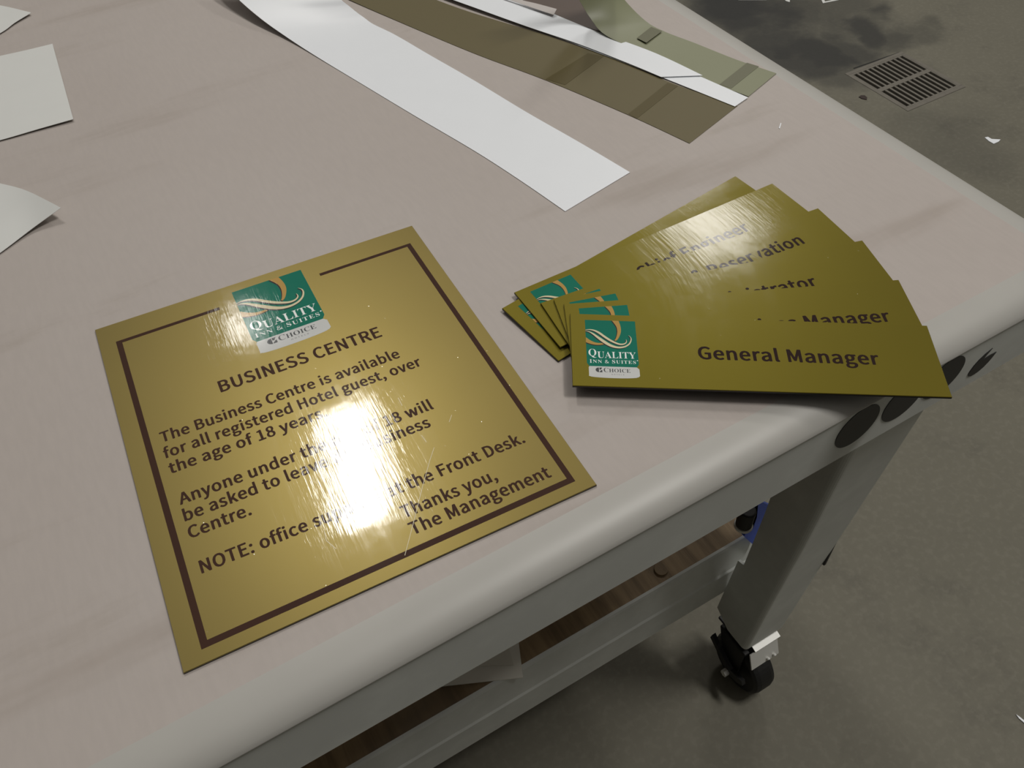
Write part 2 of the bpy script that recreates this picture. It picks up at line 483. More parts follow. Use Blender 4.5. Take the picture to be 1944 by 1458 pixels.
def caster(mx=None, my=None):
    fx = (lambda x: 2*mx-x) if mx is not None else (lambda x: x)
    fy = (lambda y: 2*my-y) if my is not None else (lambda y: y)
    def flip(me):
        for v in me.vertices: v.co.x, v.co.y = fx(v.co.x), fy(v.co.y)
        return me
    cx, cy, r = 0.512, 0.074, 0.047
    zc = ZF + r
    bm = bmesh.new()                                            # swivel fork
    add_box(bm, (0.484, 0.062, -0.668), (0.545, 0.118, -0.6635), 0.001, 1)
    add_cyl(bm, (cx, 0.090, -0.677), (0, 0, 1), 0.024, 0.018, 28)
    for s in (-1, 1):
        x0 = cx + s*0.024
        bm2v = [(0.112, -0.684), (0.062, -0.684), (0.062, zc-0.012), (0.086, zc-0.014)]
        a = [bm.verts.new((x0-0.0015, y, z)) for y, z in bm2v]; b = [bm.verts.new((x0+0.0015, y, z)) for y, z in bm2v]
        bm.faces.new(a); bm.faces.new(b)
        for i in range(4):
            j = (i+1) % 4; bm.faces.new((a[i], a[j], b[j], b[i]))
    add_box(bm, (cx-0.0255, 0.060, -0.686), (cx+0.0255, 0.112, -0.682), 0.0008, 1)
    c = link('caster', flip(bm_mesh(bm, 'fork')), M_rubber, tb)
    bm = bmesh.new()                                            # wheel
    prof = [(-0.018, 0.0), (-0.018, r-0.007), (-0.015, r-0.002), (-0.009, r), (0.009, r), (0.015, r-0.002), (0.018, r-0.007), (0.018, 0.0)]
    n = 48
    rg = []
    for k in range(n):
        a = 2*math.pi*k/n
        rg.append([bm.verts.new((cx+p[0], cy+p[1]*math.cos(a), zc+p[1]*math.sin(a))) for p in prof[1:-1]])
    for k in range(n):
        A, B = rg[k], rg[(k+1) % n]
        for i in range(len(A)-1): bm.faces.new((A[i], A[i+1], B[i+1], B[i]))
    bm.faces.new([q[0] for q in rg]); bm.faces.new([q[-1] for q in rg])
    link('wheel', flip(bm_mesh(bm, 'wheel')), M_rubber, c)
    bm = bmesh.new()                                            # bright lock plate over the tread
    def slab(q, d=0.0015):
        a = [bm.verts.new(p) for p in q]; b = [bm.verts.new((p[0], p[1]+d, p[2]-d)) for p in q]
        bm.faces.new(a); bm.faces.new(b)
        for i in range(4):
            j = (i+1) % 4; bm.faces.new((a[i], a[j], b[j], b[i]))
    slab([(cx-0.022, 0.0555, -0.6755), (cx+0.026, 0.0555, -0.6755), (cx+0.026, 0.0445, -0.704), (cx-0.022, 0.0445, -0.704)])
    slab([(cx-0.014, 0.0660, -0.6690), (cx+0.030, 0.0660, -0.6690), (cx+0.030, 0.0545, -0.6730), (cx-0.014, 0.0545, -0.6730)])
    for qx in (0.006, 0.017):
        add_cyl(bm, (cx+qx, 0.0445, -0.698), (0, -1, -0.4), 0.0022, 0.003, 12)
    lp = link('lock_plate', flip(bm_mesh(bm, 'lock')), M_zinc, c); lp['label'] = 'bright zinc lock plate'
    bm = bmesh.new()                                            # brake lever
    pts = [(cy-0.004, zc+0.000), (cy-0.022, zc+0.006), (cy-0.032, zc+0.016), (cy-0.028, zc+0.024), (cy-0.006, zc+0.016), (cy+0.028, zc+0.034), (cy+0.040, zc+0.046), (cy+0.042, zc+0.034)]
    a = [bm.verts.new((cx-0.034, y, z)) for y, z in pts]; b = [bm.verts.new((cx-0.028, y, z)) for y, z in pts]
    bm.faces.new(a); bm.faces.new(b)
    for i in range(len(pts)):
        j = (i+1) % len(pts); bm.faces.new((a[i], a[j], b[j], b[i]))
    link('brake_lever', flip(bm_mesh(bm, 'lever')), M_rubber, c)
    bm = bmesh.new()
    add_cyl(bm, (cx-0.037, cy-0.002, zc+0.004), (1, 0, 0), 0.0055, 0.008, 6)
    ab = link('axle_bolt', flip(bm_mesh(bm, 'bolt')), M_zinc, c); ab['label'] = 'silver axle bolt'
    return c
MXc, MYc = (XL+0.02+0.612)/2, YB/2
for mx, my in ((None, None), (MXc, None), (None, MYc), (MXc, MYc)):
    link('leg', leg_mesh(mx, my), M_apron, tb)
    caster(mx, my)
# small dark clip on the edge of the front leg
bm = bmesh.new()
add_box(bm, (0.5475, 0.046, -0.470), (0.5515, 0.060, -0.405), 0.0008, 1)
k_ = link('clip', bm_mesh(bm, 'clip'), M_black, tb); k_['label'] = 'small black clip on the leg edge'
# lower shelf and its front rail
bm = bmesh.new()
add_box(bm, (XL+0.16, 0.131, -0.492), (0.520, YB-0.15, -0.479))
link('shelf_board', bm_mesh(bm, 'shelf'), M_wood, tb)
bm = bmesh.new()
prof = [(0.1245, -0.4765), (0.1215, -0.4775), (0.1200, -0.481), (0.1150, -0.530), (0.1130, -0.5335), (0.1130, -0.588), (0.1245, -0.588)]
add_sweep(bm, prof, [lambda a, b: (XL+0.12, a+0.006, b), lambda a, b: (0.520, a+0.006, b)])
link('shelf_rail', bm_mesh(bm, 'rail'), M_apron, tb)
bm = bmesh.new()
add_cyl(bm, (0.3843,0.1457,-0.4780), (0, 0, 1), 0.0085, 0.003, 24, bev=0.0006)
link('shelf_screw', bm_mesh(bm, 'screw'), M_wood, tb)

# paper on the shelf
shp = empty('shelf_paper', (0.1411,0.1709,-0.4790), 'cream paper sheets jutting over the lower shelf rail', 'paper')
def flat_poly(pts, z, th):
    bm = bmesh.new(); add_prism(bm, [(p[0], p[1]) for p in pts], z-th, z); return bm_mesh(bm, 'sheet')
M_cream = plain('cream_paper', (0.86, 0.84, 0.76), 0.6, vary=0.03)
M_cream2 = plain('cream_paper_darker', (0.78, 0.76, 0.67), 0.6, vary=0.03)  # slightly darker cream for the upper sheet
link('lower_sheet', flat_poly([(0.1736,0.1168),(0.1896,0.1529),(0.2117,0.1939),(0.0854,0.2475),(0.0419,0.1764),(0.0951,0.1531)], -0.4755, 0.0012), M_cream, shp)
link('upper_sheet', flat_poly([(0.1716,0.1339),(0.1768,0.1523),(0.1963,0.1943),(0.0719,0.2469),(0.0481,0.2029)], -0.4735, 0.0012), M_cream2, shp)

# blue clamp on the rail
cl = empty('clamp', (0.5099,0.1220,-0.4552), 'blue plastic clamp with black knob on the lower rail beside the leg', 'clamp')
bm = bmesh.new()
pts = [(0.4856,0.1170,-0.3711),(0.5151,0.1170,-0.4083),(0.5207,0.1170,-0.4431),(0.5101,0.1170,-0.4957),(0.4803,0.1170,-0.4442),(0.4836,0.1170,-0.4375),(0.4929,0.1170,-0.4361),(0.4931,0.1170,-0.4129)]
a = [bm.verts.new(p) for p in pts]; b = [bm.verts.new((p[0], p[1]+0.005, p[2])) for p in pts]
bm.faces.new(a); bm.faces.new(b)
for i in range(len(pts)):
    j = (i+1) % len(pts); bm.faces.new((a[i], a[j], b[j], b[i]))
bmesh.ops.triangulate(bm, faces=[f for f in bm.faces if len(f.verts) > 4])
link('jaw', bm_mesh(bm, 'jaw'), M_blue, cl)
bm = bmesh.new()
kc = Vector((0.4657,0.1120,-0.3830))
add_cyl(bm, kc, (0, 0, 1), 0.0095, 0.030, 28, bev=0.002)
kn = link('knob', bm_mesh(bm, 'knob'), M_rubber, cl, smooth=False); kn['label'] = 'black knob'
bm = bmesh.new()
add_cyl(bm, kc - Vector((0, 0, 0.0165)), (0, 0, 1), 0.0108, 0.004, 28, bev=0.001)
kr = link('collar', bm_mesh(bm, 'collar'), M_zinc, cl); kr['label'] = 'silver collar'

# ---------------------------------------------------------------- printed lettering
GLYPHS = {
'sA':'356|2,-10 51,-10 63,-8 69,-4 106,106 108,111 114,112 220,112 224,105 256,5 261,-4 268,-8 278,-10 324,-10 339,-8 347,-2 346,7 220,378 212,400 205,407 189,410 139,410 126,407 119,400 -15,5 -15,-1 -12,-5;132,172 128,174 128,179 161,283 165,289 169,282 201,175 196,172',
'sB':'383|55,-10 181,-10 251,-1 305,23 340,62 352,116 346,155 326,187 301,207 285,215 316,250 326,273 329,306 318,350 284,385 236,404 175,410 59,410 46,408 38,402 37,4 41,-6;128,50 125,52 123,57 123,174 126,179 176,181 213,177 241,167 256,151 261,141 265,115 258,87 241,67 208,54 171,50;128,240 125,242 123,247 123,343 126,349 168,350 197,347 219,340 226,336 237,322 242,296 238,272 226,256 197,244 161,240',
'sC':'372|203,-17 250,-12 287,1 319,21 342,43 346,50 343,57 318,86 311,90 303,91 288,89 255,62 227,50 208,48 170,56 135,86 111,133 102,201 110,261 114,272 137,317 170,343 213,352 226,351 244,344 280,318 298,317 310,323 335,355 334,363 318,378 286,399 251,412 210,417 127,400 66,356 27,288 13,200 27,111 65,44 125,-1',
'sD':'399|55,-10 157,-10 249,6 311,49 347,111 361,201 349,288 311,353 249,394 153,410 58,410 45,408 38,402 37,4 41,-6;128,52 125,54 123,59 123,343 125,347 128,349 147,349 201,340 239,313 264,266 272,200 264,136 239,88 200,61 151,52',
'sE':'345|55,-10 286,-10 301,-8 309,-2 310,42 307,48 301,51 286,53 131,53 126,55 123,60 123,172 126,178 260,180 272,185 275,195 275,231 272,236 266,240 251,242 126,243 123,249 124,345 131,348 279,348 295,350 301,354 303,361 303,399 297,407 279,410 61,410 46,408 38,402 37,4 41,-6',
'sF':'325|55,-10 109,-9 117,-7 123,-1 123,162 126,168 256,169 270,172 276,180 277,221 274,227 268,230 252,232 131,232 125,235 123,240 124,345 131,348 279,348 295,350 301,354 303,361 303,399 297,407 279,410 61,410 46,408 38,402 37,4 41,-6',
'sG':'400|210,-17 258,-13 298,-1 330,16 351,34 354,43 354,204 352,211 345,215 330,217 210,217 195,215 188,210 186,203 186,168 190,160 208,156 265,155 270,152 270,67 265,60 249,52 219,48 171,58 135,86 111,134 103,201 111,262 119,282 139,317 174,343 220,352 235,351 251,346 270,335 290,319 310,317 321,323 347,355 345,363 328,379 296,399 261,412 216,417 130,401 67,356 28,288 13,200 27,111 66,43 129,-1',
'sH':'421|55,-10 109,-9 117,-7 123,-1 123,172 125,177 131,179 271,178 273,172 275,-2 282,-8 298,-10 342,-10 352,-8 359,-3 361,5 361,395 360,401 356,406 340,410 296,410 282,408 275,402 273,250 272,245 266,242 126,244 123,250 122,402 115,408 99,410 56,410 46,408 39,403 37,395 37,4 41,-6',
'sI':'184|55,-10 111,-9 119,-5 123,1 123,396 120,405 109,409 50,409 41,405 37,399 37,4 41,-6',
'sL':'320|55,-10 276,-10 292,-7 298,1 298,43 295,48 289,52 273,53 131,53 124,56 123,396 120,405 109,409 50,409 41,405 37,399 37,4 41,-6',
'sM':'467|55,-10 106,-9 114,-6 118,0 118,201 121,211 126,204 186,40 195,32 211,30 244,31 251,34 256,39 316,202 319,209 321,209 324,-1 331,-8 346,-10 387,-10 397,-8 404,-4 406,5 406,395 402,405 396,408 385,410 333,410 318,408 310,402 226,166 222,162 218,167 133,403 125,408 109,410 56,410 46,408 39,404 37,395 37,4 41,-6',
'sN':'419|55,-10 108,-9 116,-6 121,0 120,240 122,249 127,244 271,-3 279,-8 295,-10 339,-10 349,-8 356,-3 358,5 358,395 357,401 353,406 336,410 295,410 281,407 274,400 274,156 271,152 266,158 123,404 116,408 106,410 62,410 46,408 39,403 37,395 37,4 41,-6',
'sO':'429|194,-16 214,-15 282,-1 341,44 379,113 391,201 379,289 342,356 283,401 203,417 122,401 63,356 26,289 13,202 26,113 63,45 122,0;198,49 166,57 133,87 110,136 102,202 111,267 133,314 165,343 203,351 239,343 272,314 295,266 302,201 294,136 272,87 239,57 207,49',
'sR':'371|55,-10 109,-9 117,-7 123,-1 123,153 125,158 131,160 159,160 165,156 260,-5 277,-10 326,-10 340,-8 347,-3 348,2 346,9 254,168 256,173 281,184 311,208 329,240 332,249 338,289 328,340 321,351 293,382 245,403 182,410 59,410 46,408 39,403 37,395 37,4 41,-6;128,220 125,222 123,227 125,347 131,349 169,349 202,346 231,335 245,318 250,288 245,257 231,239 223,233 201,224 171,220',
'sS':'349|162,-17 232,-7 280,20 310,60 320,106 313,147 292,181 259,207 149,257 133,268 120,283 115,305 120,325 132,340 148,349 171,353 193,350 222,338 249,319 264,317 272,318 279,322 305,355 303,363 285,379 250,400 214,412 172,417 111,408 66,383 37,346 27,307 27,297 35,260 59,226 88,204 194,155 216,141 227,126 231,107 231,98 226,78 213,62 195,52 161,48 142,50 119,58 93,73 70,93 62,95 51,95 43,93 37,89 12,58 9,52 12,46 39,22 75,2 117,-12',
'sT':'351|138,-10 194,-9 203,-5 207,0 208,345 214,348 305,348 322,351 328,359 329,395 327,403 322,407 303,410 23,410 7,408 -1,401 -1,359 1,354 6,350 22,348 113,347 119,344 119,3 121,-2 125,-6',
'sU':'417|195,-17 263,-7 306,20 318,30 347,82 358,164 358,397 356,404 350,408 335,410 293,410 281,408 274,402 273,167 266,107 252,77 245,67 223,53 198,48 172,52 150,67 129,107 122,169 121,402 113,408 96,410 48,409 41,407 36,402 35,166 47,82 75,31 85,22 131,-7',
'sa':'331|116,-17 155,-12 182,-2 199,6 203,5 209,-6 224,-9 269,-9 278,-5 282,0 282,180 276,232 256,275 225,299 216,304 162,314 118,309 84,299 62,289 33,273 27,267 28,260 45,231 54,223 74,223 117,245 135,250 151,252 169,248 179,241 184,234 192,216 194,200 192,195 124,182 67,160 47,144 24,118 14,75 20,41 32,22 43,9 71,-8;127,44 112,50 103,62 99,81 106,103 128,122 161,134 188,140 193,139 196,132 196,81 194,74 178,62 160,51 143,45',
'sb':'361|177,-17 192,-15 241,-4 282,27 290,36 315,80 318,91 328,152 320,217 296,267 252,301 205,312 189,313 159,309 124,296 120,296 117,437 111,442 98,444 41,443 34,438 32,430 32,0 36,-5 44,-8 84,-10 101,-7 113,2 149,-13;165,46 150,50 135,57 123,66 119,71 119,213 122,221 143,238 165,249 178,251 202,245 222,227 235,195 239,150 232,105 216,71 193,51',
'sc':'302|165,-17 200,-13 231,-4 258,10 278,24 281,30 259,66 254,71 247,73 230,71 201,52 183,46 170,45 147,51 123,70 105,102 99,147 103,178 106,195 125,227 148,245 176,251 195,246 221,229 240,228 250,233 274,267 274,272 270,277 255,288 234,300 205,310 173,314 105,301 55,267 22,216 10,148 21,81 52,29 101,-4',
'sd':'362|149,-17 185,-12 224,4 236,-7 252,-10 294,-8 302,-5 306,0 306,430 304,438 297,443 240,444 228,442 221,437 220,307 219,302 188,311 159,314 97,300 51,266 21,213 11,143 20,81 43,34 49,26 89,-4;163,46 139,52 119,71 104,103 99,149 106,192 122,226 145,245 173,251 188,248 203,240 215,231 219,225 220,83 215,73 192,55 175,47',
'se':'326|168,-17 205,-14 239,-5 260,4 280,16 285,22 284,28 268,58 256,65 240,64 209,49 190,44 176,43 146,50 124,66 108,91 102,107 100,124 106,126 285,128 292,131 295,136 298,166 289,224 265,270 222,302 160,313 100,301 53,266 21,214 10,147 22,81 54,29 104,-4;104,182 101,184 100,188 108,212 123,235 147,250 164,253 184,248 199,235 212,208 215,187 211,182',
'sf':'201|58,-10 113,-9 121,-6 126,0 127,241 132,246 179,248 187,253 189,261 189,295 185,302 175,306 133,307 127,310 126,340 129,362 135,381 145,390 156,391 184,384 194,386 200,390 212,432 206,439 189,445 146,451 103,445 92,441 66,422 60,415 45,385 40,344 39,308 33,305 9,302 3,298 0,294 0,260 2,252 12,247 36,245 39,241 40,3 41,-2 45,-6',
'sg':'332|146,-146 215,-138 229,-134 275,-111 308,-73 318,-35 314,-11 310,2 288,26 247,42 194,47 122,48 110,56 106,69 108,81 113,88 151,84 198,92 212,98 245,120 267,152 275,191 275,216 266,246 270,248 302,249 309,253 312,257 313,295 310,300 304,304 288,306 200,306 157,314 101,306 57,281 29,242 21,199 24,172 34,146 55,118 37,95 28,73 26,60 29,42 35,29 47,11 22,-17 13,-37 10,-59 17,-89 23,-98 45,-120 52,-125 93,-140;147,-91 129,-89 112,-82 96,-68 91,-51 91,-41 97,-27 106,-15 113,-13 200,-15 217,-18 227,-25 231,-36 231,-47 225,-62 212,-75 186,-88 159,-92;148,139 135,142 121,154 110,172 106,198 110,224 121,242 135,253 150,256 164,253 179,242 190,224 194,198 189,171 178,153 162,142',
'sh':'355|50,-10 103,-9 112,-7 117,-2 119,210 126,220 152,240 167,248 178,250 194,247 204,240 216,214 219,175 221,-2 226,-7 234,-9 283,-10 299,-7 303,-3 305,2 305,192 300,239 287,269 279,281 250,303 204,313 191,313 161,309 124,293 119,293 118,432 114,440 103,443 45,443 36,439 32,432 32,4 36,-6',
'si':'174|50,-10 105,-9 114,-5 118,1 118,293 115,301 106,305 45,306 36,302 32,295 32,3 33,-2 37,-6;73,348 90,349 103,354 116,363 125,377 127,393 123,408 113,420 96,430 75,432 51,428 35,418 26,404 24,391 26,380 34,364 50,352',
'sk':'325|50,-10 98,-10 109,-8 115,-4 118,4 118,75 146,108 151,112 156,109 219,5 228,-5 245,-10 292,-10 307,-7 313,0 310,9 206,175 208,182 297,290 300,295 300,299 292,305 279,307 231,307 214,303 125,194 119,192 118,432 112,440 99,444 44,443 35,439 32,432 32,4 36,-6',
'sl':'179|100,-17 136,-13 146,-8 150,-2 142,37 136,42 122,47 119,58 118,432 115,439 106,443 51,444 36,440 32,431 33,46 36,27 48,4 68,-11',
'sm':'529|50,-10 103,-9 112,-7 117,-2 119,210 135,228 148,239 164,247 174,249 186,247 197,239 208,214 211,182 211,4 215,-5 231,-10 275,-10 289,-8 296,-2 298,210 313,227 329,240 344,248 353,249 366,247 376,239 388,213 391,177 392,-2 400,-8 414,-10 456,-10 472,-6 476,-1 477,5 477,194 471,239 455,276 421,304 373,313 331,307 306,295 278,276 274,278 256,295 235,306 196,313 182,313 155,309 114,289 111,290 106,301 97,305 54,307 36,302 33,298 32,292 32,4 36,-6',
'sn':'357|50,-10 103,-9 112,-7 117,-2 119,210 126,220 152,241 167,248 179,250 194,247 204,240 216,214 219,175 221,-2 228,-8 245,-10 291,-9 298,-7 303,-3 305,5 305,189 300,237 282,277 252,302 240,306 204,313 191,313 156,307 131,297 114,287 111,290 106,301 96,306 51,306 41,305 34,300 32,291 32,3 33,-2 37,-6',
'so':'355|156,-16 175,-16 227,-5 277,29 309,81 321,147 309,216 277,267 228,301 166,313 102,301 54,267 22,216 10,149 22,81 53,30 102,-4;160,47 141,52 119,72 105,103 99,149 105,192 120,225 143,245 165,250 188,245 211,225 227,192 233,147 227,103 210,70 187,51 169,46',
'sp':'362|50,-135 100,-135 111,-132 117,-127 119,-10 120,-5 153,-14 181,-17 241,-4 287,30 316,81 328,152 320,216 296,265 254,301 191,314 156,309 115,291 111,292 104,303 90,306 46,306 38,304 33,299 32,-121 36,-131;163,46 136,57 122,66 119,71 119,214 123,222 148,241 166,249 178,251 202,245 222,227 235,195 239,149 232,105 216,70 193,51 172,46',
'sr':'236|50,-10 100,-10 111,-7 117,-2 119,190 136,220 150,236 158,242 176,249 206,245 214,247 220,250 223,257 231,295 229,300 224,305 201,312 184,314 171,313 145,307 113,289 106,301 95,306 47,306 39,304 33,299 32,3 33,-2 37,-6',
'ss':'279|123,-17 183,-9 222,12 246,44 253,79 245,118 223,145 190,165 117,196 105,207 101,222 103,236 110,246 122,252 135,255 146,254 160,250 194,231 214,232 222,237 240,261 245,267 244,272 223,290 199,302 170,310 139,314 84,306 46,285 23,255 16,217 24,185 46,158 78,139 140,113 151,106 160,98 165,92 168,79 165,62 157,52 147,45 121,42 93,50 53,75 35,76 24,70 0,35 4,27 25,12 56,-3 89,-13',
'st':'230|141,-17 166,-15 192,-9 209,-4 216,3 208,37 203,46 197,49 188,51 158,44 143,47 136,53 131,65 127,90 128,242 133,246 186,246 203,250 208,258 208,296 204,302 195,305 130,307 127,312 127,376 125,383 118,387 107,389 61,388 53,385 49,378 43,308 38,305 8,302 -1,297 -4,291 -3,257 0,252 5,248 36,246 40,242 41,88 45,50 58,20 65,12 92,-8',
'su':'355|136,-17 175,-12 200,-1 217,9 220,7 225,-4 235,-9 281,-9 293,-7 299,-2 300,292 299,298 293,303 277,306 235,306 221,304 215,298 213,90 199,72 180,56 165,49 154,47 139,49 129,57 118,82 114,120 113,298 105,304 89,306 41,305 34,303 29,298 28,109 34,56 51,19 80,-4 92,-9',
'sv':'308|114,-10 173,-10 184,-7 191,-1 293,289 294,298 289,303 273,307 232,307 218,305 211,300 147,108 143,104 140,108 76,299 70,304 62,306 14,307 -2,305 -10,299 -9,290 95,1 102,-7',
'sw':'462|97,-10 153,-10 165,-8 172,-2 215,156 218,161 222,156 266,-4 274,-8 289,-10 341,-10 352,-8 358,-4 364,5 440,289 441,296 438,301 432,305 422,306 382,307 367,305 359,300 315,131 312,126 307,133 264,295 257,303 241,307 199,307 186,305 179,300 133,135 129,129 126,135 82,300 74,305 59,307 16,306 6,305 0,301 -3,296 -2,290 78,3 84,-6',
'sy':'308|45,-137 67,-136 108,-126 141,-102 166,-68 188,-16 293,289 294,298 289,303 273,306 232,306 219,304 211,299 151,114 148,110 144,114 76,299 68,305 52,306 4,306 -4,304 -9,299 -11,295 -9,289 106,0 102,-19 92,-42 76,-65 60,-74 50,-76 36,-73 24,-73 17,-76 12,-81 3,-117 4,-125 18,-133',
's1':'327|48,-10 262,-10 277,-8 285,-1 285,39 281,47 264,52 211,52 206,56 205,396 203,403 197,408 180,410 140,408 102,392 57,380 49,373 48,342 53,334 69,330 113,330 119,325 119,59 117,54 113,52 51,52 39,50 33,46 30,39 30,0 36,-7',
's8':'327|151,-17 213,-8 257,17 286,53 296,97 290,134 276,163 254,187 234,203 263,240 277,270 282,302 273,346 251,381 216,404 205,408 154,416 107,408 95,404 60,383 35,348 26,306 30,274 44,246 74,212 53,195 29,168 13,137 7,100 17,54 46,17 92,-8;152,41 131,45 109,57 94,77 89,100 92,127 101,150 118,171 128,178 152,170 186,149 203,129 211,101 207,74 194,56 175,44;169,235 154,242 130,259 115,277 109,301 111,322 116,333 126,347 144,357 160,357 176,351 188,341 199,319 202,297 198,273 191,257 181,240 175,235',
's:':'176|67,-16 84,-16 103,-11 118,-1 127,14 130,31 126,49 117,63 99,74 76,78 52,74 34,63 25,47 22,27 24,15 29,6 36,-3 47,-10;74,203 99,207 116,217 126,232 130,248 127,268 117,283 101,294 80,299 54,295 37,285 26,270 22,253 25,233 35,218 51,208',
's,':'176|34,-112 54,-111 90,-89 116,-62 133,-29 139,8 136,36 126,57 106,73 79,78 56,75 38,65 26,50 23,33 28,14 37,3 60,-9 62,-13 59,-25 49,-43 38,-54 16,-67 12,-72 12,-79 23,-105 28,-110',
's.':'176|67,-16 84,-16 103,-11 118,-1 127,14 130,31 126,49 117,63 99,74 76,78 52,74 34,63 25,47 22,27 24,15 29,6 36,-3 47,-10',
's&':'395|139,-17 181,-13 211,-4 258,20 316,-8 341,-16 355,-16 363,-13 367,-8 380,32 379,37 375,41 337,57 315,70 311,76 345,135 362,174 374,212 371,221 363,224 349,225 312,225 296,221 292,215 268,153 254,127 249,123 243,126 220,150 192,182 177,204 176,208 178,212 203,231 236,264 253,291 261,330 255,362 238,390 208,409 167,417 124,410 112,406 82,384 63,355 55,318 56,292 62,265 77,222 53,201 25,172 8,142 2,106 11,57 38,19 82,-7;148,43 128,47 110,57 92,81 87,106 90,124 101,145 113,159 118,157 153,115 199,67 195,61 176,50 160,44;143,270 139,281 135,301 134,314 137,333 148,352 158,359 168,360 176,354 182,342 183,327 180,309 164,285 148,270',
's ':'146|',
'mQ':'438|312,-93 337,-93 365,-89 402,-78 407,-74 404,-66 377,-70 345,-66 312,-52 289,-31 271,-1 274,2 315,21 343,40 371,69 389,97 401,127 409,160 410,201 402,251 386,289 366,319 341,344 310,365 275,379 243,385 199,385 164,379 129,364 99,344 71,317 50,283 36,247 29,210 29,169 37,127 53,89 65,71 84,48 121,19 161,0 188,-42 221,-70 263,-88;217,8 196,12 174,22 158,36 143,57 131,81 122,114 117,153 116,197 122,270 140,326 170,359 218,372 242,369 263,359 281,344 296,324 307,300 315,269 320,232 322,188 316,111 298,54 267,20',
'mU':'411|200,-8 243,-5 270,1 293,12 307,24 328,50 339,78 346,116 347,321 353,348 361,357 390,368 389,377 283,378 279,376 281,368 305,363 321,354 327,346 331,330 332,134 326,84 308,47 273,23 228,16 193,22 173,34 164,42 156,56 147,95 146,324 148,341 152,351 159,358 173,364 194,368 195,376 192,378 21,378 18,376 19,368 40,363 53,356 60,349 66,326 67,107 74,70 84,46 100,25 122,9 145,-1 174,-6',
'mA':'364|-1,3 100,4 99,13 82,15 67,21 60,29 57,40 60,57 80,107 83,111 207,112 216,110 237,58 241,35 238,27 230,20 197,13 196,6 198,3 361,3 364,4 363,13 349,18 338,28 322,56 182,385 177,385 41,50 31,33 23,23 -2,12;96,132 91,134 91,138 144,267 151,267 205,135 197,132',
'mL':'356|20,3 327,3 330,5 350,123 348,126 345,125 323,80 312,64 293,46 271,34 230,23 182,21 160,26 150,36 147,55 148,335 152,348 158,357 172,364 202,369 204,372 202,377 22,378 19,376 20,368 41,364 57,355 64,343 67,324 67,58 61,32 56,25 42,17 20,12 18,6',
'mI':'217|18,3 197,3 200,4 198,13 172,19 157,28 150,41 147,65 148,335 151,348 157,357 176,365 197,368 199,371 197,377 20,378 17,376 18,368 43,364 59,356 65,345 68,325 67,50 63,37 57,27 42,19 18,13 16,9',
'mT':'353|83,3 267,4 266,12 244,15 227,23 220,33 216,49 215,360 223,364 267,357 301,339 323,308 332,270 335,267 337,270 336,377 15,376 14,271 16,268 20,270 23,290 33,315 49,336 79,356 103,362 127,364 135,360 134,50 130,35 124,25 107,16 83,12 81,9',
'mY':'355|91,3 268,4 267,12 244,17 230,24 221,40 219,56 219,170 319,335 336,355 360,367 360,377 252,376 253,368 273,365 290,355 294,347 295,333 283,305 215,191 208,187 201,190 126,340 126,352 131,359 146,366 166,368 167,377 -5,376 -5,367 18,358 37,336 138,150 139,59 135,38 129,26 122,20 91,12',
'mN':'412|340,-6 345,-6 347,-3 348,331 352,348 357,356 372,364 393,368 394,376 285,378 281,376 283,368 305,364 320,357 326,349 331,324 330,140 326,139 318,144 127,377 21,377 21,368 39,359 68,323 68,59 65,36 59,25 46,17 22,12 21,4 131,3 134,5 133,12 109,17 94,25 88,36 84,52 86,292 95,291',
'mS':'325|43,-6 46,-5 55,8 70,13 138,-5 173,-6 200,-2 230,8 245,16 266,34 278,50 290,78 295,111 290,145 277,174 259,194 236,211 139,259 118,272 100,292 95,311 96,330 106,351 120,362 149,373 162,374 182,371 212,358 239,336 257,310 273,271 276,269 276,385 272,385 263,372 250,369 175,385 145,386 110,378 90,367 77,356 62,336 52,314 47,284 48,259 53,241 61,223 80,199 101,183 213,121 226,109 233,96 237,72 236,61 229,41 220,30 195,15 173,10 148,11 132,15 105,26 85,44 65,76 48,126 43,129 41,126 41,-3',
'mE':'369|19,3 331,4 352,113 351,116 346,115 332,86 315,63 294,45 266,31 245,25 212,21 173,22 163,24 153,30 148,49 148,183 150,187 170,187 206,179 221,169 233,151 241,128 245,103 247,102 248,284 245,283 240,261 232,240 216,219 198,209 179,204 150,204 148,208 148,334 151,351 157,356 167,360 197,362 243,357 271,349 289,340 302,327 313,310 324,273 326,270 326,377 19,376 21,368 41,365 56,356 62,346 67,329 68,56 64,36 57,25 43,16 19,11 17,8',
'mC':'390|207,-6 261,-1 300,13 336,39 366,74 357,81 336,59 305,37 271,23 231,17 181,28 144,60 122,114 115,184 121,268 142,328 174,360 221,372 250,368 284,354 315,327 333,303 353,262 357,260 359,263 359,382 358,386 354,384 343,367 336,363 323,361 309,363 256,381 227,385 189,384 142,372 104,351 81,331 64,311 41,270 33,244 29,220 28,171 34,135 41,110 52,87 81,48 99,31 120,17 142,6 164,-1',
'mH':'436|20,3 196,4 195,12 172,17 158,25 149,43 147,56 147,181 149,185 282,187 290,184 290,66 288,40 279,25 264,17 242,12 242,3 417,3 416,12 395,17 380,27 375,35 371,52 370,317 372,340 378,353 392,362 416,368 417,376 242,377 242,368 275,360 282,355 287,345 290,320 290,210 282,207 149,208 147,212 147,327 152,350 158,357 173,364 195,368 196,376 20,377 20,368 42,363 56,355 62,347 66,332 67,58 64,40 57,26 44,18 20,12 18,6',
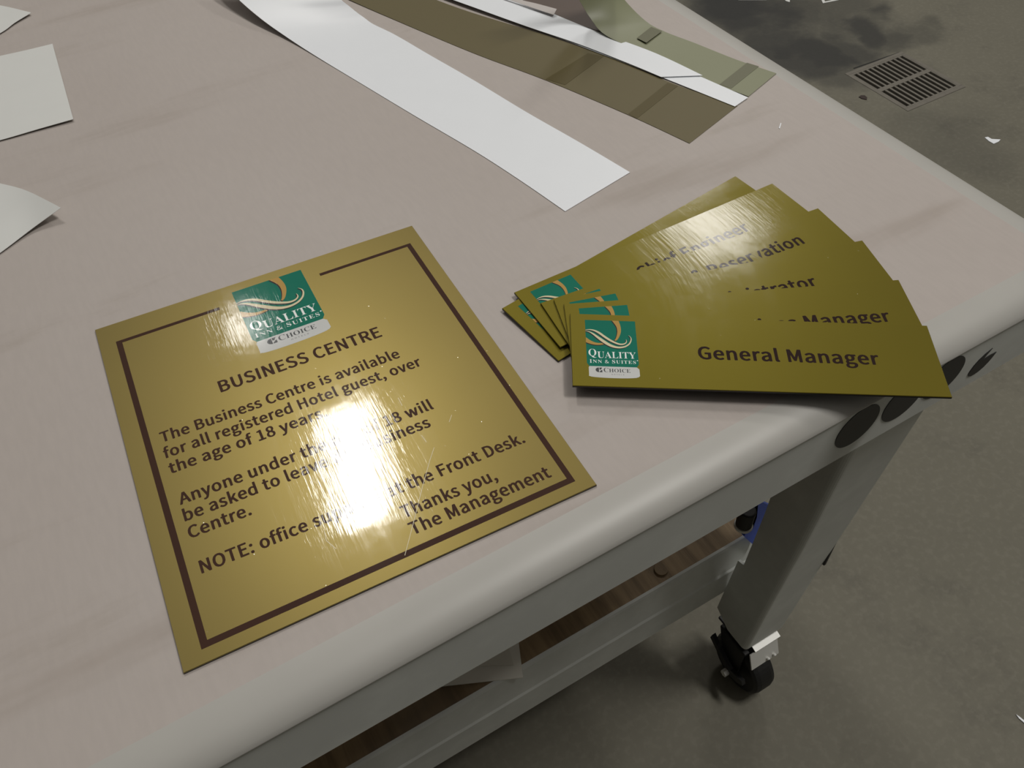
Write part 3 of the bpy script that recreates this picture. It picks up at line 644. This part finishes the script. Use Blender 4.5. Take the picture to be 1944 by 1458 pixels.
'mO':'438|209,-6 239,-5 284,5 324,25 349,44 376,76 394,107 406,146 410,180 409,213 402,251 388,286 366,319 340,345 308,366 276,379 233,386 198,385 163,378 126,362 94,340 71,316 49,281 36,247 29,209 29,170 36,132 52,93 74,60 98,36 140,10 178,-3;217,8 196,11 175,21 158,35 142,56 131,82 122,113 117,154 116,196 122,270 140,326 171,359 219,372 242,368 263,359 280,345 295,324 307,298 315,266 320,226 321,185 315,110 297,55 268,21',
'mB':'369|20,3 202,3 232,4 259,9 284,18 304,30 323,47 334,65 342,88 344,110 337,144 314,172 283,191 236,206 275,220 298,234 320,263 325,293 317,327 289,356 245,372 184,377 19,376 20,369 45,363 58,354 64,340 67,319 66,50 62,34 57,26 42,17 20,12 19,6;167,20 156,25 150,34 147,45 148,193 153,195 187,194 208,189 225,182 236,174 244,163 251,148 254,131 255,85 250,58 242,41 233,32 219,24 197,19;152,208 148,210 147,335 150,351 157,360 172,364 195,363 211,359 223,352 229,345 239,322 243,288 238,249 226,228 213,219 182,209',
'm ':'146|',
'm&':'410|186,-1 220,6 253,22 288,47 293,49 305,42 345,3 397,4 323,80 343,107 356,132 369,166 377,197 339,196 319,138 302,112 294,109 276,123 183,213 185,217 229,250 247,271 257,289 262,319 260,339 256,354 241,378 222,392 207,399 188,403 150,403 118,393 98,380 79,355 74,337 72,319 76,291 88,265 120,221 81,194 57,171 42,145 36,119 35,103 38,75 43,58 60,33 86,12 103,5 128,-1;158,36 123,41 98,55 88,66 82,77 76,101 80,131 89,150 111,172 145,193 153,190 267,78 247,61 213,45 187,38;153,243 131,267 116,291 111,313 113,337 124,353 143,364 168,368 190,365 208,355 220,340 223,320 220,300 209,280 193,265 163,244',
}
def glyph(key):
    adv, _, body = GLYPHS[key].partition('|')
    loops = [[tuple(int(v)/400 for v in p.split(',')) for p in lp.split()] for lp in body.split(';') if lp]
    return int(adv)/400, loops
def layout(text, font='s', track=0.0, big=None):
    """loops in cap heights; returns loops and total width"""
    x, out = 0.0, []
    for i, ch in enumerate(text):
        s = big[i] if big else 1.0
        if font+ch not in GLYPHS: x += 0.3; continue
        adv, loops = glyph(font+ch)
        up = 0.24 if (ch == 'Q' and font == 'm') else 0.0            # the big Q stands above the line, its tail on it
        for l in loops: out.append([(x+px*s, (py+up)*s) for px, py in l])
        x += adv*s + track
    xs_ = [p[0] for l in out for p in l]
    return out, min(xs_), max(xs_)
def fit_text(text, p0, p1, cap, font='s', track=0.0, big=None):
    """text between two baseline points in mm on the sheet (y grows downward)"""
    loops, a, b = layout(text, font, track, big)
    dx, dy = p1[0]-p0[0], p1[1]-p0[1]
    return [[(p0[0]+dx*(x-a)/(b-a), p0[1]+dy*(x-a)/(b-a)-cap*y) for x, y in l] for l in loops]

class Sheet:
    """a thin rigid sheet: (x right, y down) in mm from its top left corner"""
    def __init__(s, quad, z, W, H):
        s.q = [Vector(p) if len(p) == 3 else Vector((*p, z)) for p in quad]; s.W, s.H = W, H
    def at(s, x, y, dz=0.0):
        u, v = x/s.W, y/s.H
        p = (1-u)*(1-v)*s.q[0]+u*(1-v)*s.q[1]+u*v*s.q[2]+(1-u)*v*s.q[3]
        return Vector((p.x, p.y, p.z+dz))
    def center(s): return s.at(s.W/2, s.H/2)
    def angle(s):
        d = s.q[1]-s.q[0]; return math.atan2(d.y, d.x)

def flat(name, sh, loops, z0, th, mat, parent):
    """filled printed shape lying on a sheet, z0 metres above the face, th thick"""
    cu = bpy.data.curves.new('tmp', 'CURVE'); cu.dimensions = '2D'; cu.fill_mode = 'BOTH'; cu.extrude = 0.5
    for l in loops:
        sp = cu.splines.new('POLY'); sp.points.add(len(l)-1); sp.use_cyclic_u = True
        for p, (x, y) in zip(sp.points, l): p.co = (x, -y, 0, 1)
    ob = bpy.data.objects.new('tmp', cu); COL.objects.link(ob)
    dg = bpy.context.evaluated_depsgraph_get(); dg.update()
    me = bpy.data.meshes.new_from_object(ob.evaluated_get(dg))
    bpy.data.objects.remove(ob); bpy.data.curves.remove(cu)
    for v in me.vertices:
        v.co = sh.at(v.co.x, -v.co.y, z0 + (th if v.co.z > 0 else 0.0))
    me.materials.clear()
    return link(name, me, mat, parent)

def band(pts, ox, oy, s, ys, grow=0.0, shift=(0, 0)):
    """ribbon outline from centre points with widths"""
    P = catmull([(x, y, wd) for x, y, wd in pts], 6)
    Lp, Rp = [], []
    for i, p in enumerate(P):
        a, b = P[max(i-1, 0)], P[min(i+1, len(P)-1)]
        t_ = Vector((b.x-a.x, b.y-a.y)).normalized(); n_ = Vector((-t_.y, t_.x))
        h = max(p.z, 0.004)/2 + grow
        Lp.append((p.x+n_.x*h, p.y+n_.y*h)); Rp.append((p.x-n_.x*h, p.y-n_.y*h))
    def lim(x): return min(max(x, 0.0), 1.0)
    return [(ox+s*lim(x+shift[0]), oy-s*ys*min(y+shift[1], 0.0)) for x, y in Lp+Rp[::-1]]

W1 = [(-0.011,-0.273,0.006),(0.079,-0.259,0.02),(0.176,-0.279,0.036),(0.27,-0.337,0.048),(0.363,-0.425,0.05),(0.469,-0.516,0.048),(0.562,-0.576,0.042),(0.642,-0.613,0.039),(0.71,-0.619,0.034),(0.767,-0.595,0.025),(0.797,-0.548,0.017),(0.794,-0.487,0.004)]
W2 = [(-0.009,-0.301,0.006),(0.063,-0.312,0.017),(0.144,-0.364,0.036),(0.237,-0.453,0.053),(0.33,-0.541,0.064),(0.422,-0.619,0.064),(0.515,-0.675,0.056),(0.61,-0.701,0.045),(0.692,-0.698,0.039),(0.776,-0.667,0.034),(0.849,-0.6,0.028),(0.889,-0.507,0.022),(0.887,-0.433,0.014),(0.849,-0.38,0.003)]
A1 = [(0.600,0.03,0.13),(0.659,-0.135,0.087),(0.67,-0.267,0.073),(0.649,-0.379,0.059),(0.609,-0.483,0.042),(0.573,-0.526,0.028)]
A2 = [(-0.03,-0.51,0.115),(0.066,-0.576,0.087),(0.175,-0.62,0.062),(0.284,-0.626,0.045),(0.381,-0.611,0.028)]

def logo(sh, parent, ox, oy, s, ys):
    def L(pts): return [(ox+s*x, oy+s*ys*y) for x, y in pts]
    k = 0.00002
    f = flat('logo', sh, [L([(0, 0), (1, 0), (1, 1.115), (0.955, 1.19), (0.045, 1.19), (0, 1.115)])], 0, k*2, M_lg, parent)
    f['label'] = 'green hotel emblem'
    bot = [(0.045, 1.19), (0.955, 1.19), (1.0, 1.24), (1.0, 1.40), (0.975, 1.43)]
    bot += [(0.5+0.455*math.cos(q), 1.435+0.035*math.sin(q)) for q in [math.pi*i/10 for i in range(0, 11)]]
    bot += [(0.025, 1.43), (0.0+0.03, 1.40), (0.03, 1.22)]
    flat('white_panel', sh, [L(bot)], 0, k*2, M_lw, f)
    for src, m in ((A1, M_lo), (A2, M_lo), (W2, M_lc), (W1, M_lc)):
        flat('ribbon_shadow', sh, [band(src, ox, oy, s, ys, 0.004, (-0.012, -0.014))], k*2 + (k*2 if m is M_lc else 0), k, M_ls, f)
        flat('ribbon', sh, [band(src, ox, oy, s, ys)], k*3 + (k*2 if m is M_lc else 0), k, m, f)
    def T(t, a, b, cap, font='m', m=M_lt, nm='letters', **kw):
        flat(nm, sh, fit_text(t, (ox+s*a[0], oy+s*ys*a[1]), (ox+s*b[0], oy+s*ys*b[1]), cap*s*ys, font, **kw), k*2, k, m, f)
    T('QUALITY', (0.04, 0.982), (0.955, 0.975), 0.168, big=[1.10]+[1]*6)
    T('INN & SUITES', (0.055, 1.110), (0.945, 1.106), 0.083, track=0.10, big=[1.12]+[1]*3+[1]+[1]+[1.12]+[1]*5)
    T('CHOICE', (0.315, 1.328), (0.825, 1.328), 0.092, m=M_lk, big=[1.2]+[1]*5)
    T('HOTELS', (0.46, 1.392), (0.70, 1.392), 0.026, font='s', m=M_lk2, track=0.5)
    arc = [(0.225+0.065*math.cos(q), 1.278-0.058*math.sin(q)) for q in [math.pi*(0.5+i/12) for i in range(13)]]
    flat('letters', sh, [L(arc), L([(0.235, 1.220), (0.288, 1.220), (0.262, 1.272), (0.235, 1.272)]), L([(0.262, 1.290), (0.288, 1.275), (0.288, 1.336), (0.235, 1.336), (0.235, 1.322)])], k*2, k, M_lk, f)
    flat('letters', sh, [L([(0.978+0.012*math.cos(q), 1.022+0.012*math.sin(q)) for q in [2*math.pi*i/12 for i in range(12)]])], k*2, k, M_lt, f)
    return f

def sheet_body(sh, th, face, parent, gold_m):
    """black core with a thin gold face"""
    W_, H_ = sh.W, sh.H
    cor = [(0, 0), (W_, 0), (W_, H_), (0, H_)]
    bm = bmesh.new()
    add_slab(bm, [sh.at(x, y) for x, y in cor], -th, -face)
    link('core', bm_mesh(bm, 'core'), M_core, parent)
    bm = bmesh.new()
    e = 0.25
    top = [sh.at(x, y) for x, y in ((e, e), (W_-e, e), (W_-e, H_-e), (e, H_-e))]
    mid = [sh.at(x, y, -face*0.55) for x, y in cor]
    low = [sh.at(x, y, -face) for x, y in cor]
    R_ = [[bm.verts.new(p) for p in r] for r in (top, mid, low)]
    bm.faces.new(R_[0]); bm.faces.new(R_[2])
    for a, b in zip(R_, R_[1:]):
        for i in range(4): bm.faces.new((a[i], a[(i+1) % 4], b[(i+1) % 4], b[i]))
    link('gold_face', bm_mesh(bm, 'face'), gold_m, parent)
def add_slab(bm, pts, z0, z1):
    a = [bm.verts.new((p.x, p.y, p.z+z0)) for p in pts]; b = [bm.verts.new((p.x, p.y, p.z+z1)) for p in pts]
    bm.faces.new(a[::-1]); bm.faces.new(b)
    for i in range(4): bm.faces.new((a[i], a[(i+1) % 4], b[(i+1) % 4], b[i]))

# ---------------------------------------------------------------- the large notice
TH = 0.0018
S1 = Sheet([(-0.0552,0.3442),(0.2030,0.3255),(0.1886,0.0288),(-0.0739,0.0446)], TH, 258.7, 297.0)
sg = empty('notice_sign', (S1.center().x, S1.center().y, 0), 'large gold business centre notice lying flat on the bench', 'sign', rz=S1.angle())
sheet_body(S1, TH, 0.0006, sg, M_gold)
BW = 4.2
def rect(x0, y0, x1, y1): return [(x0, y0), (x1, y0), (x1, y1), (x0, y1)]
bl = [[(90.0, 20.5), (12.0, 20.5), (12.0, 288.3), (248.4, 288.3), (248.4, 20.5), (170.5, 20.5), (170.5, 23.6),
       (248.4-BW+0.4, 23.6), (248.4-BW+0.4, 288.3-BW), (12.0+BW, 288.3-BW), (12.0+BW, 23.6), (90.0, 23.6)]]
flat('border_line', S1, bl, 0, 0.00003, M_ink, sg)
logo(S1, sg, 102.9, 9.0, 56.0, 0.925)
SL = 0.0215
def line(t, x0, x1, y, cap):
    flat('lettering', S1, fit_text(t, (x0, y), (x1, y+SL*(x1-x0)), cap), 0, 0.00003, M_ink, sg)
line('BUSINESS CENTRE', 69.2, 189.2, 106.6, 10.9)
for t, x0, x1, y in (('The Business Centre is available', 22.6, 192.9, 131.6), ('for all registered Hotel guest, over', 21.8, 203.5, 146.0),
                     ('the age of 18 years.', 22.3, 128.6, 160.0), ('Anyone under the age of 18 will', 22.7, 194.6, 187.0),
                     ('be asked to leave the Business', 22.6, 186.9, 200.5), ('Centre.', 22.4, 61.1, 214.3),
                     ('NOTE: office supplies at the Front Desk.', 23.3, 235.7, 241.3), ('Thanks you,', 143.2, 206.6, 262.5), ('The Management', 143.2, 237.5, 276.0)):
    line(t, x0, x1, y, 9.0)

# scratches in the film
M_scr = plain('scratched_film', (0.62, 0.55, 0.36), 0.3)
def scratch(pts, wd):
    P = [Vector(p) for p in pts]; L_, R_ = [], []
    for i, p in enumerate(P):
        d = (P[min(i+1, len(P)-1)]-P[max(i-1, 0)]).normalized(); n_ = Vector((-d.y, d.x))*wd/2
        L_.append(tuple(p+n_)); R_.append(tuple(p-n_))
    sc_ = flat('scratch', S1, [L_+R_[::-1]], 0.00003, 0.00003, M_scr, sg)
    sc_['label'] = 'pale scratch'
scratch([(181.2,221.3),(174.2,230.0),(162.1,246.5),(146.9,268.2),(133.7,286.7)], 0.35)
scratch([(177.9,207.8),(178.4,214.9)], 0.4)
scratch([(176.6,170.1),(176.4,178.2)], 0.45)
scratch([(96.8,247.8),(95.8,255.0),(99.2,263.1)], 0.45)
scratch([(202.7,201.7),(198.6,206.5)], 0.4)

# ---------------------------------------------------------------- the fan of six name plates
PLATES = [[(0.25199,0.15847,0.01210),(0.45722,0.01181,0.01420),(0.42066,-0.04287,0.01390),(0.21578,0.09912,0.01180)],
 [(0.25448,0.17091,0.01030),(0.47827,0.05736,0.01240),(0.44795,-0.00239,0.01210),(0.22417,0.11117,0.01000)],
 [(0.25161,0.18032,0.00850),(0.49083,0.10589,0.01060),(0.47093,0.04192,0.01030),(0.23171,0.11635,0.00820)],
 [(0.24244,0.18431,0.00670),(0.49232,0.15581,0.00880),(0.48472,0.08924,0.00850),(0.23485,0.11774,0.00640)],
 [(0.23246,0.20656,0.00490),(0.48563,0.20309,0.00700),(0.48471,0.13610,0.00670),(0.23154,0.13956,0.00460)],
 [(0.21651,0.19754,0.00380),(0.46702,0.22867,0.00640),(0.47528,0.16218,0.00220),(0.22477,0.13106,0.00180)]]
PT = 0.0018
PW_, PH_ = 254.0, 67.0
fan = [
 ('General Manager', 'gold name plate reading General Manager, on top at the front of the fan'),
 ('Guest Services Manager', 'gold name plate second from the top, showing half-covered word Manager'),
 ('Administrator', 'gold name plate third from the top, showing letter tops of trator'),
 ('Sales & Reservation', 'gold name plate fourth from the top, showing the word Reservation'),
 ('Chief Engineer', 'gold name plate with word ending in gineer and a bright lamp reflection'),
 ('Front Desk', 'bottom gold name plate of the fan, its lettering covered'),
]
TXT = [(213.4, 39.6, 11.3), (234.3, 41.6, 11.3), (197.8, 38.4, 11.3), (218.2, 31.2, 11.3), (199.6, 37.8, 11.3), (200, 40, 11.3)]
_, _a, _b = layout('General Manager')
WK = 124.0/(_b-_a)
for i, (txt, lab) in enumerate(fan):
    zt = PT*(6-i)
    sh = Sheet(PLATES[i], zt, PW_, PH_)
    c = sh.center()
    pl = empty('name_plate', (c.x, c.y, c.z-PT), lab, 'name plate', 'gold name plates in the fan', sh.angle())
    sheet_body(sh, PT*0.98, 0.0005, pl, M_gold_p)
    logo(sh, pl, 10.75, 5.9, 36.45, 1.0)
    x1, yb, cap = TXT[i]
    _, la, lb = layout(txt)
    wd = (lb-la)*WK
    flat('lettering', sh, fit_text(txt, (x1-wd, yb), (x1, yb), cap), 0, 0.00003, M_ink_p, pl)

# ---------------------------------------------------------------- vinyl strips and scraps on the bench
def strip(name, rows, th, mat, label, cat='strip', group=None, n=5):
    me = ribbon_mesh(rows, th, n)
    o = link(name, me, mat, None, smooth=True, loc=base_of(me))
    return setp(o, label, cat, group)
strip('vinyl_strip', [((0.3217,0.2734,0.0006),(0.3995,0.2887,0.0006)),((0.3116,0.3333,0.0006),(0.3875,0.3518,0.0006)),((0.2995,0.3934,0.0006),(0.3728,0.4216,0.0006)),((0.2790,0.4770,0.0006),(0.3584,0.5011,0.0006)),((0.2581,0.5662,0.0006),(0.3440,0.5707,0.0006)),((0.2458,0.6180,0.0008),(0.3317,0.6316,0.0008)),((0.2355,0.6622,0.0016),(0.3213,0.6653,0.0016)),((0.2272,0.6947,0.0040),(0.3173,0.6797,0.0040)),((0.2196,0.7215,0.0075),(0.3130,0.6889,0.0075)),((0.2128,0.7475,0.0120),(0.3085,0.7002,0.0120)),((0.2069,0.7768,0.0170),(0.3036,0.7120,0.0170)),((0.2008,0.8163,0.0240),(0.2995,0.7449,0.0240)),((0.1999,0.8625,0.0310),(0.3017,0.7866,0.0310))], 0.0003, M_paper, 'widest long white vinyl strip, its far end curling up')
ol = strip('vinyl_strip', [((0.4706,0.2955,0.0005),(0.5471,0.3198,0.0005)),((0.4515,0.3643,0.0005),(0.5234,0.3789,0.0005)),((0.4191,0.4615,0.0005),(0.4955,0.4666,0.0005)),((0.3846,0.5489,0.0005),(0.4656,0.5430,0.0005)),((0.3490,0.6547,0.0006),(0.4241,0.6333,0.0006)),((0.3218,0.7393,0.0010),(0.3989,0.7023,0.0010)),((0.2940,0.8354,0.0020),(0.3792,0.7764,0.0020))], 0.0003, M_olive, 'dark olive film strip with two darker bands, under the white strips')
strip('vinyl_strip', [((0.5436,0.3196,0.0012),(0.5643,0.3249,0.0012)),((0.5177,0.4015,0.0012),(0.5513,0.3778,0.0012)),((0.4911,0.4796,0.0012),(0.5351,0.4474,0.0012)),((0.4357,0.6421,0.0012),(0.5012,0.5673,0.0012)),((0.4219,0.7070,0.0012),(0.4809,0.6487,0.0012))], 0.0003, M_paper, 'lower white vinyl strip ending square beside the olive film')
strip('vinyl_strip', [((0.5163,0.3999,0.0024),(0.5523,0.3794,0.0024)),((0.5051,0.4381,0.0024),(0.5398,0.4403,0.0024)),((0.4847,0.4998,0.0024),(0.5197,0.4992,0.0024)),((0.4580,0.5633,0.0030),(0.4949,0.5628,0.0030)),((0.4306,0.6324,0.0040),(0.4664,0.6293,0.0040)),((0.4166,0.6697,0.0040),(0.4542,0.6629,0.0040)),((0.3968,0.7251,0.0040),(0.4403,0.7150,0.0040))], 0.0003, M_paper, 'narrow white vinyl strip with pointed tip lying over the other')
gr = strip('vinyl_strip', [((0.5664,0.3266,0.0008),(0.6173,0.3442,0.0008)),((0.5503,0.3757,0.0008),(0.6012,0.3885,0.0008)),((0.5338,0.4410,0.0010),(0.5879,0.4360,0.0010)),((0.5168,0.4960,0.0040),(0.5753,0.4722,0.0020)),((0.5144,0.5230,0.0120),(0.5699,0.4991,0.0040)),((0.5068,0.5348,0.0300),(0.5666,0.5349,0.0140)),((0.4938,0.5360,0.0550),(0.5558,0.5476,0.0350)),((0.4715,0.5266,0.0900),(0.5331,0.5419,0.0700)),((0.4494,0.5247,0.1250),(0.5061,0.5326,0.1050))], 0.0003, M_green, 'pale sage green film strip curling up near the bench right edge')
M_strip_shade = plain('brown_strip_shade', (0.115, 0.085, 0.070), 0.5, vary=0.1, scale=14)
strip('vinyl_strip', [((0.5233,0.5051,0.0006),(0.5264,0.5058,0.0006)),((0.5088,0.5418,0.0006),(0.5444,0.5692,0.0006)),((0.4954,0.5801,0.0006),(0.5476,0.6012,0.0006)),((0.4713,0.6441,0.0006),(0.5526,0.6601,0.0006))], 0.0003, M_strip_shade, 'flat dark brown sheet standing in for the shade between white and sage strips')  # brown sheet painted as the shade beside the curling sage strip, not vinyl
strip('paper_strip', [((0.4929,0.5640,0.0060),(0.5029,0.5734,0.0060)),((0.4793,0.5986,0.0060),(0.4916,0.5962,0.0060)),((0.4687,0.6272,0.0060),(0.4786,0.6205,0.0060)),((0.4529,0.6729,0.0060),(0.4630,0.6660,0.0060))], 0.0003, M_offw, 'thin greyish backing paper offcut at the far side of the bench')
def sub_band(parent, quad, z, mat):
    me = ribbon_mesh([((*quad[0], z), (*quad[1], z)), ((*quad[2], z), (*quad[3], z))], 0.0001, 1, 2, True)
    link('film_overlap', me, mat, parent)
for q in [[(0.4199,0.4629),(0.4303,0.4428),(0.4835,0.4820),(0.4935,0.4675)],[(0.4524,0.3656),(0.4543,0.3546),(0.5168,0.3899),(0.5219,0.3795)]]: sub_band(ol, q, 0.0007, M_olive_d)
for q in [([(0.5410,0.4754),(0.5433,0.4617),(0.5676,0.4864),(0.5718,0.4724)],0.0035),([(0.5572,0.3589),(0.5615,0.3466),(0.6063,0.3758),(0.6116,0.3636)],0.001)]: sub_band(gr, q[0], q[1], M_green_d)

strip('paper_offcut', [((-0.0457,0.5005,0.0110),(-0.0456,0.5000,0.0110)),((-0.0667,0.5454,0.0090),(-0.0729,0.4962,0.0035)),((-0.0858,0.5739,0.0070),(-0.1029,0.4802,0.0015)),((-0.1092,0.6029,0.0060),(-0.1297,0.4671,0.0010)),((-0.1507,0.6429,0.0040),(-0.1719,0.4432,0.0010))], 0.0003, M_paper2, 'white paper offcut with curved lifted edge, nearest of the left three', 'paper')
strip('paper_offcut', [((0.0060,0.8232,0.0028),(-0.0067,0.6535,0.0028)),((-0.0214,0.8264,0.0022),(-0.0401,0.6558,0.0022)),((-0.0485,0.8309,0.0016),(-0.0753,0.6575,0.0016)),((-0.0963,0.8394,0.0008),(-0.1273,0.6629,0.0008))], 0.0003, M_paper2, 'white rectangular paper offcut at the left, between two pointed ones', 'paper')
po = strip('paper_offcut', [((-0.0010,0.9155,0.0028),(-0.0010,0.9139,0.0028)),((-0.0151,0.9383,0.0022),(-0.0212,0.9010,0.0022)),((-0.0287,0.9586,0.0016),(-0.0400,0.8856,0.0016)),((-0.0690,1.0122,0.0010),(-0.0882,0.8603,0.0010))], 0.0003, M_paper2, 'white pointed paper offcut farthest back at the left', 'paper')
me = flat_poly([(0.5546,0.2689),(0.5543,0.2700),(0.5616,0.2757),(0.5616,0.2746)], 0.0005, 0.0004)
setp(link('vinyl_sliver', me, M_paper, loc=base_of(me)), 'tiny white vinyl sliver on the bench behind the name plates', 'scrap')

# ---------------------------------------------------------------- litter on the floor
def litter(name, pts, mat, label, cat, group=None, z=ZF+0.002):
    me = flat_poly(pts, z, 0.0018)
    return setp(link(name, me, mat, loc=base_of(me)), label, cat, group)
litter('dry_leaf', [(1.7952,1.1174),(1.8053,1.1200),(1.8132,1.1147),(1.8114,1.1035),(1.8029,1.0969),(1.7991,1.1025),(1.7964,1.1074)], M_leaf, 'small dark dry leaf on the floor left of the drain', 'leaf')
litter('paper_scrap', [(1.9156,0.8140),(1.9238,0.8113),(1.9239,0.8003),(1.9400,0.7870),(1.9285,0.7837),(1.9117,0.7839),(1.9113,0.7977)], M_paper, 'small white torn paper scrap on the floor right of the drain', 'paper')
litter('paper_scrap', [(1.9049,1.7363),(1.9816,1.6837),(1.9614,1.6680),(1.8918,1.7157)], M_paper2, 'white paper scrap at the top, leftmost of three on the floor', 'paper')
litter('paper_scrap', [(2.0111,1.6550),(2.0368,1.6458),(2.0097,1.6182),(2.0052,1.6296)], M_paper2, 'small white paper scrap at the top, middle of three on the floor', 'paper')
litter('paper_scrap', [(2.1102,1.5955),(2.1096,1.5790),(2.0991,1.5612),(2.1423,1.5524),(2.1400,1.5456),(2.0867,1.5572)], M_paper2, 'white bent paper scrap at the top, rightmost of three on the floor', 'paper')
litter('paper_scrap', [(0.8061,-0.1759),(0.8074,-0.1801),(0.8088,-0.1879),(0.8107,-0.1933),(0.8070,-0.1945),(0.8057,-0.1886),(0.8049,-0.1821)], M_paper, 'thin white paper curl on the floor at the bottom right', 'paper')
